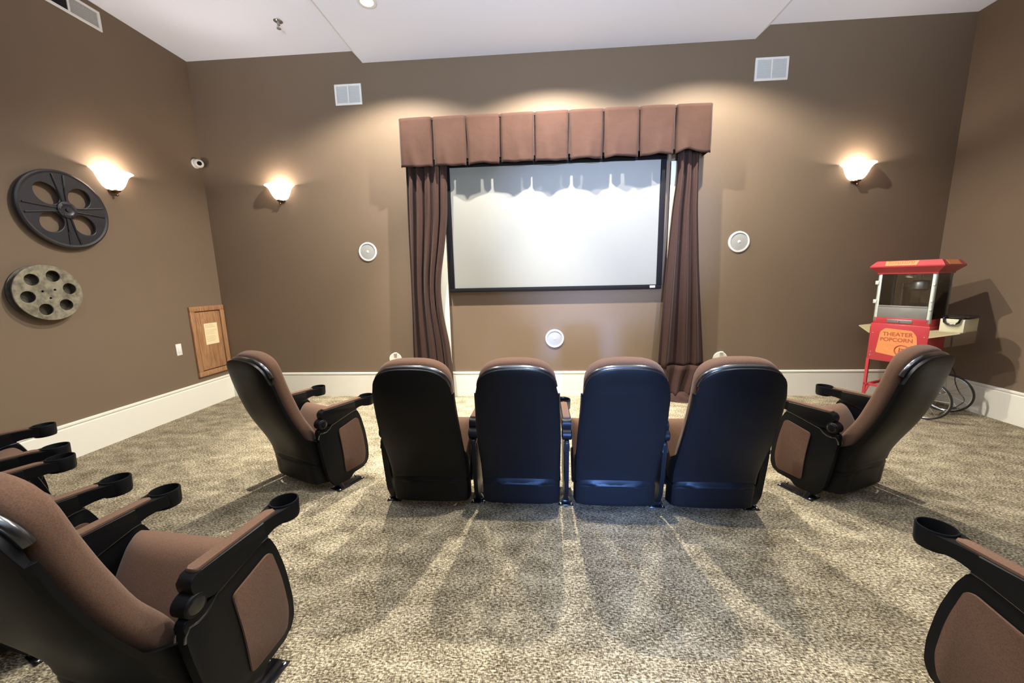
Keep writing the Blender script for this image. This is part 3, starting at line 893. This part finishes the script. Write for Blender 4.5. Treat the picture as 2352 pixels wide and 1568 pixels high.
# downlight trims
proto = None
names = {0: 'front', 1: 'middle', 2: 'rear'}; cols = {0: 'left', 1: 'centre', 2: 'right'}
for i, (x, y, e, e2) in enumerate(DOWN):
    if proto is None:
        root = empty('ceiling_downlight')
        bm = bmesh.new(); lathe(bm, [(.060, -.003), (.085, -.006), (.092, -.003), (.092, 0)], 36); obj('downlight_trim', bm, M_white, root)
        bm = bmesh.new(); lathe(bm, [(0, -.0025), (.060, -.0025)], 32); obj('downlight_lens', bm, M_led, root)
        proto = root
    else: root = copy_tree(proto)
    root.location = (x, y, HL)
    tag(root, '%s recessed round downlight of the %s ceiling row' % (cols[i % 3], names[i // 3]), 'ceiling light', 'recessed ceiling downlights')

# ------------------------------------------------------------------ popcorn cart
# local frame: +X = cart's right (wheel end), -Y = cart front, +Z up ; origin on floor under the axle centre
Fv = Vector((-.891, -.454, 0)); Sv = Vector((.454, -.891, 0))
cart = empty('popcorn_cart', (4.345, 4.147, 0)); cart.rotation_euler = (0, 0, math.atan2(Sv.y, Sv.x))
tag(cart, 'red vintage popcorn cart with glass cabinet and wire wheels in the right corner', 'popcorn machine')
X0, X1, Y0, Y1 = -.605, -.115, -.22, .17        # body extents (Y0 = front)
def cb(name, boxes, m, parent=cart, bev=.003, smooth=True):
    bm = bmesh.new()
    for lo, hi in boxes: box(bm, lo, hi, bev)
    return obj(name, bm, m, parent, smooth)
body = cb('lower_cabinet', [((X0, Y0, .545), (X1, Y1, .975))], M_red, bev=.010)
cb('upper_deck', [((X0 + .012, Y0 + .012, .975), (X1 - .012, Y1 - .012, 1.045))], M_red)
cb('drawer_plate', [((X0 + .135, Y0 + .006, .990), (X0 + .345, Y0 + .014, 1.028))], M_steel)
bm = bmesh.new(); lathe(bm, [(.010, 0), (.012, -.014), (.006, -.020), (0, -.020)], 14, (X0 + .235, Y0 + .006, 1.010), 'Y'); obj('drawer_knob', bm, M_chrome, cart)
# decal
def front(x, z, d=0): return Vector((x, Y0 - d, z))
dp = round_poly([(X0 + .075, .640), (X0 + .40, .600), (X0 + .42, .70), (X0 + .40, .86), (X0 + .36, .915), (X0 + .135, .925), (X0 + .095, .88)], .015, 3)
bm = bmesh.new(); prism(bm, dp, lambda a, b: front(a, b, -.001), lambda a, b: front(a, b, .0012)); dec = obj('decal', bm, M_orange, body, False); tag(dec, 'orange lettered decal')
RX90 = Matrix.Rotation(rad(90), 4, 'X')
tilt = Matrix.Rotation(rad(-2), 4, 'Y')
text_mesh('decal_lettering', 'THEATER', .060, M_decalink, dec, Matrix.Translation((X0 + .245, Y0 - .0015, .862)) @ tilt @ RX90, .0006)
text_mesh('decal_lettering', 'POPCORN', .058, M_decalink, dec, Matrix.Translation((X0 + .240, Y0 - .0015, .800)) @ tilt @ RX90, .0006)
bm = bmesh.new(); n = 26
ring = [(.30 + X0 + .062 * math.cos(2 * math.pi * i / n), .690 + .060 * math.sin(2 * math.pi * i / n)) for i in range(n)]
tube(bm, [front(a, b, .001) for a, b in ring], .006, 6, True)
box(bm, (X0 + .272, Y0 - .003, .660), (X0 + .284, Y0, .72)); box(bm, (X0 + .29, Y0 - .003, .70), (X0 + .325, Y0, .712)); box(bm, (X0 + .30, Y0 - .003, .668), (X0 + .322, Y0, .680))
obj('decal_roundel', bm, M_decalink, dec)
for (x, z) in [(X0 + .03, .60), (X0 + .03, .86), (X1 - .03, .86), (X1 - .03, .60), (X0 + .03, .64)]:
    bm = bmesh.new(); lathe(bm, [(.007, 0), (.006, -.003), (0, -.004)], 8, (x, Y0, z), 'Y'); obj('rivet', bm, M_chrome, body)
# legs, rails
for (x, y) in [(X0 + .014, Y0 + .014), (X0 + .13, Y1 - .014)]:
    cb('leg', [((x - .014, y - .014, 0), (x + .014, y + .014, .56))], M_red)
for (x, y) in [(X1 - .014, Y0 + .014), (X1 - .014, Y1 - .014)]:
    cb('leg', [((x - .014, y - .014, .19), (x + .014, y + .014, .56))], M_red)
bm = bmesh.new()
zr = .250
for a, b in [((X0, Y0), (X1, Y0)), ((X0, Y1 - .028), (X1, Y1 - .028))]: box(bm, (a[0], a[1], zr - .014), (b[0], a[1] + .028, zr + .014), .002)
for x in (X0 + .03, X1 - .028): box(bm, (x, Y0, zr - .0135), (x + .028, Y1, zr + .0135), .002)
for y in (Y0 + .005, Y1 - .025):
    prism(bm, [(X0 + .035, .236), (X0 + .060, .236), (X0 + .028, .13), (X0 + .020, .16)], lambda a, b: Vector((a, y, b)), lambda a, b: Vector((a, y + .014, b)))
obj('lower_frame', bm, M_red, cart, True)
# posts
wpost = .030
for (x, y) in [(X0 + .012, Y0 + .012), (X1 - .012 - wpost, Y0 + .012)]:
    bm = bmesh.new(); box(bm, (x, y, 1.000), (x + wpost, y + .014, 1.530), .002); box(bm, (x if x < -.3 else x + wpost - .012, y, 1.0), (x + .012 if x < -.3 else x + wpost, y + .03, 1.530), .002)
    obj('front_post', bm, M_alu, cart)
for x in (X0 + .012, X1 - .012 - .016):
    bm = bmesh.new(); box(bm, (x, Y1 - .028, 1.04), (x + .016, Y1 - .012, 1.530), .002)
    obj('rear_post', bm, M_steel, cart)
for z in (1.20, 1.41): bm = bmesh.new(); box(bm, (X0 - .008, Y0 + .002, z), (X0 + .024, Y0 + .014, z + .042), .003); obj('hinge', bm, M_alu, cart)
for z in (1.14, 1.23, 1.40): bm = bmesh.new(); box(bm, (X1 - .030, Y0 + .003, z), (X1 - .014, Y0 + .013, z + .016), .002); obj('hinge', bm, M_alu, cart)
# glass
g0 = 1.045
for nm, lo, hi in [('glass_pane', (X0 + .04, Y0 + .018, 1.17), (X1 - .04, Y0 + .021, 1.53)),
                   ('glass_pane', (X0 + .015, Y0 + .04, g0), (X0 + .018, Y1 - .03, 1.53)),
                   ('glass_pane', (X1 - .018, Y0 + .04, g0), (X1 - .015, Y1 - .03, 1.53)),
                   ('glass_pane', (X0 + .03, Y1 - .020, g0), (X1 - .03, Y1 - .017, 1.53))]:
    cb(nm, [(lo, hi)], M_glass, bev=0, smooth=False)
cb('lower_door_panel', [((X0 + .044, Y0 + .012, 1.045), (X1 - .044, Y0 + .018, 1.175)), ((X0 + .044, Y0 + .008, 1.165), (X1 - .044, Y0 + .020, 1.180))], M_greypanel, bev=.001)
# kettle inside
bm = bmesh.new(); lathe(bm, [(0, -.05), (.055, -.05), (.068, -.035), (.068, .045), (.060, .055), (0, .060)], 28, (X0 + .30, -.02, 1.395)); obj('kettle', bm, M_steel, cart)
bm = bmesh.new()
tube(bm, [(X0 + .30, -.02, 1.53), (X0 + .30, -.02, 1.45)], .006, 8); tube(bm, [(X0 + .17, -.06, 1.42), (X0 + .36, -.06, 1.42)], .005, 8); tube(bm, [(X0 + .17, -.06, 1.42), (X0 + .17, -.06, 1.05)], .008, 8)
box(bm, (X0 + .18, -.10, 1.48), (X0 + .26, -.04, 1.53), .008)
obj('kettle_hanger', bm, M_chrome, cart)
# canopy: octagonal flare
bm = bmesh.new()
lev = [(1.525, -.004), (1.540, -.004), (1.600, .052), (1.612, .052), (1.665, .012), (1.668, .0)]
rings = []
for z, e in lev:
    rings.append([bm.verts.new(p) for p in [(X0 - e, Y0 - e, z), (X1 + e, Y0 - e, z), (X1 + e, Y1 + e, z), (X0 - e, Y1 + e, z)]])
for a, b in zip(rings, rings[1:]):
    for i in range(4): bm.faces.new((a[i], a[(i + 1) % 4], b[(i + 1) % 4], b[i]))
bm.faces.new(list(reversed(rings[0]))); bm.faces.new(rings[-1])
can = obj('canopy', bm, M_red, cart, False)
cg = []
def cf(x, t, d=.002):    # point on the upper front slope
    z = 1.612 + .053 * t; y = Y0 - .052 + .040 * t
    return Vector((x, y, z)) + Vector((0, -.8, .6)) * d
bm = bmesh.new(); prism(bm, [(X0 + .08, .06), (X0 + .33, .06), (X0 + .34, .94), (X0 + .07, .94)], lambda a, b: cf(a, b, -.001), lambda a, b: cf(a, b, .0015)); dc2 = obj('canopy_decal', bm, M_orange, can, False)
bm = bmesh.new()
for i in range(12):
    a = X0 + .10 + .018 * i
    tube(bm, [cf(a + .004 * math.sin(i * 2.1), .30, .002), cf(a + .008, .52 + .1 * math.sin(i), .002), cf(a + .006, .72, .002)], .0016, 5)
tube(bm, [cf(X0 + .09 + .02 * i, .80 + .06 * math.sin(i), .002) for i in range(12)], .0016, 5)
obj('canopy_script', bm, M_decalink, dc2)
def cs(y, t, d=.0015):
    return Vector((X1 + .052 - .040 * t + .8 * d, y, 1.612 + .053 * t + .6 * d))
bm = bmesh.new(); prism(bm, [(Y0 + .06, .06), (Y1 - .06, .06), (Y1 - .06, .94), (Y0 + .06, .94)], lambda a, b: cs(a, b, -.001), lambda a, b: cs(a, b, .0015)); obj('canopy_decal', bm, M_orange, can, False)
# side shelves with gusset brackets
for (xa, xb, nm) in [(X1, X1 + .215, 'side_shelf'), (X0 - .105, X0, 'side_shelf')]:
    bm = bmesh.new(); box(bm, (xa, Y0, .925), (xb, Y1, .935), .002)
    for y in (Y0, Y1 - .004):
        tri = [(X1, .930), (X1 + .21, .930), (X1, .855)] if xa == X1 else [(X0, .930), (X0 - .10, .930), (X0, .855)]
        prism(bm, tri, lambda a, b: Vector((a, y, b)), lambda a, b: Vector((a, y + .004, b)))
    e = (X1, X1 + .213) if xa == X1 else (X0, X0 - .103)
    tube(bm, [(e[0], Y0 - .002, .855), (e[1], Y0 - .002, .928), (e[1], Y1, .932)], .005, 6)
    obj(nm, bm, M_tan, cart)
# wheels
def wheel(yc):
    root = bmesh.new(); R = .212; cx = -.065
    c = Vector((cx, yc, R))
    ring = [(cx + (R - .006) * math.cos(2 * math.pi * i / 56), yc, R + (R - .006) * math.sin(2 * math.pi * i / 56)) for i in range(56)]
    tube(root, ring, .0095, 8, True)
    t = obj('wheel', root, M_rubber, cart)
    bm = bmesh.new()
    tube(bm, [(cx + (R - .016) * math.cos(2 * math.pi * i / 56), yc, R + (R - .016) * math.sin(2 * math.pi * i / 56)) for i in range(56)], .0045, 6, True)
    for k in range(12):
        a = 2 * math.pi * k / 12; s = .012 * (-1) ** k
        tube(bm, [(cx + .015 * math.cos(a), yc + s, R + .015 * math.sin(a)), (cx + (R - .017) * math.cos(a + .08), yc, R + (R - .017) * math.sin(a + .08))], .0016, 5)
    obj('wheel_rim', bm, M_chrome, t)
    bm = bmesh.new(); lathe(bm, [(0, yc - .026), (.016, yc - .024), (.018, yc), (.016, yc + .024), (0, yc + .026)], 16, (cx, 0, R), 'Y'); obj('wheel_hub', bm, M_chrome, t)
wheel(Y0 - .045); wheel(Y1 + .075)
bm = bmesh.new(); tube(bm, [(-.065, Y0 - .06, .212), (-.065, Y1 + .09, .212)], .008, 10)
for y in (Y0 + .014, Y1 - .014): tube(bm, [(X1 - .01, y, .225), (-.065, y, .212)], .012, 8)
obj('axle', bm, M_steel, cart)
bm = bmesh.new()
cp = [(X1 + .03, Y1 + .02, .60), (X1 + .10, Y1 + .03, .46), (X1 + .12, Y1 + .02, .36), (X1 + .17, Y1 - .02, .27), (X1 + .23, Y1 - .06, .20), (X1 + .21, Y1 - .10, .14), (X1 + .16, Y1 - .16, .08), (X1 + .10, Y1 - .20, .03)]
sm = []
for i in range(len(cp) - 1):
    p0, p1, p2, p3 = [Vector(cp[max(0, min(len(cp) - 1, i + k))]) for k in (-1, 0, 1, 2)]
    for s in range(6):
        t = s / 6; sm.append(.5 * ((2 * p1) + (-p0 + p2) * t + (2 * p0 - 5 * p1 + 4 * p2 - p3) * t * t + (-p0 + 3 * p1 - 3 * p2 + p3) * t ** 3))
tube(bm, sm, .0045, 6); obj('power_cord', bm, M_rubber, cart)

# cream tin with black scoop tray standing on the right shelf
cm = cart.matrix_basis.copy()
box_o = empty('cream_box', cart.location + (cm.to_3x3() @ Vector((X1 + .14, -.03, .9352)))); box_o.rotation_euler = cart.rotation_euler
tag(box_o, 'cream metal box standing on the right side shelf of the popcorn cart', 'box')
bm = bmesh.new(); box(bm, (-.085, -.16, 0), (.085, .16, .130), .003); obj('box_body', bm, M_cream, box_o)
sc_ = empty('black_pan', cart.location + (cm.to_3x3() @ Vector((X1 + .14, -.03, 1.0655)))); sc_.rotation_euler = cart.rotation_euler
tag(sc_, 'glossy black pan with a loop handle lying on top of the cream box', 'pan')
bm = bmesh.new()
lathe(bm, [(0, 0), (.085, 0), (.125, .012), (.135, .022), (.130, .026), (.09, .030), (0, .032)], 40)
for v in bm.verts: v.co.y *= 1.15
obj('pan_body', bm, M_gloss, sc_)
bm = bmesh.new()
hp = [(-.062, -.130, .018), (-.058, -.170, .010), (-.050, -.178, -.030), (-.030, -.180, -.048), (0, -.180, -.050), (.030, -.180, -.048), (.050, -.178, -.030), (.058, -.170, .010), (.062, -.130, .018)]
tube(bm, hp, .010, 8); obj('loop_handle', bm, M_gloss, sc_)
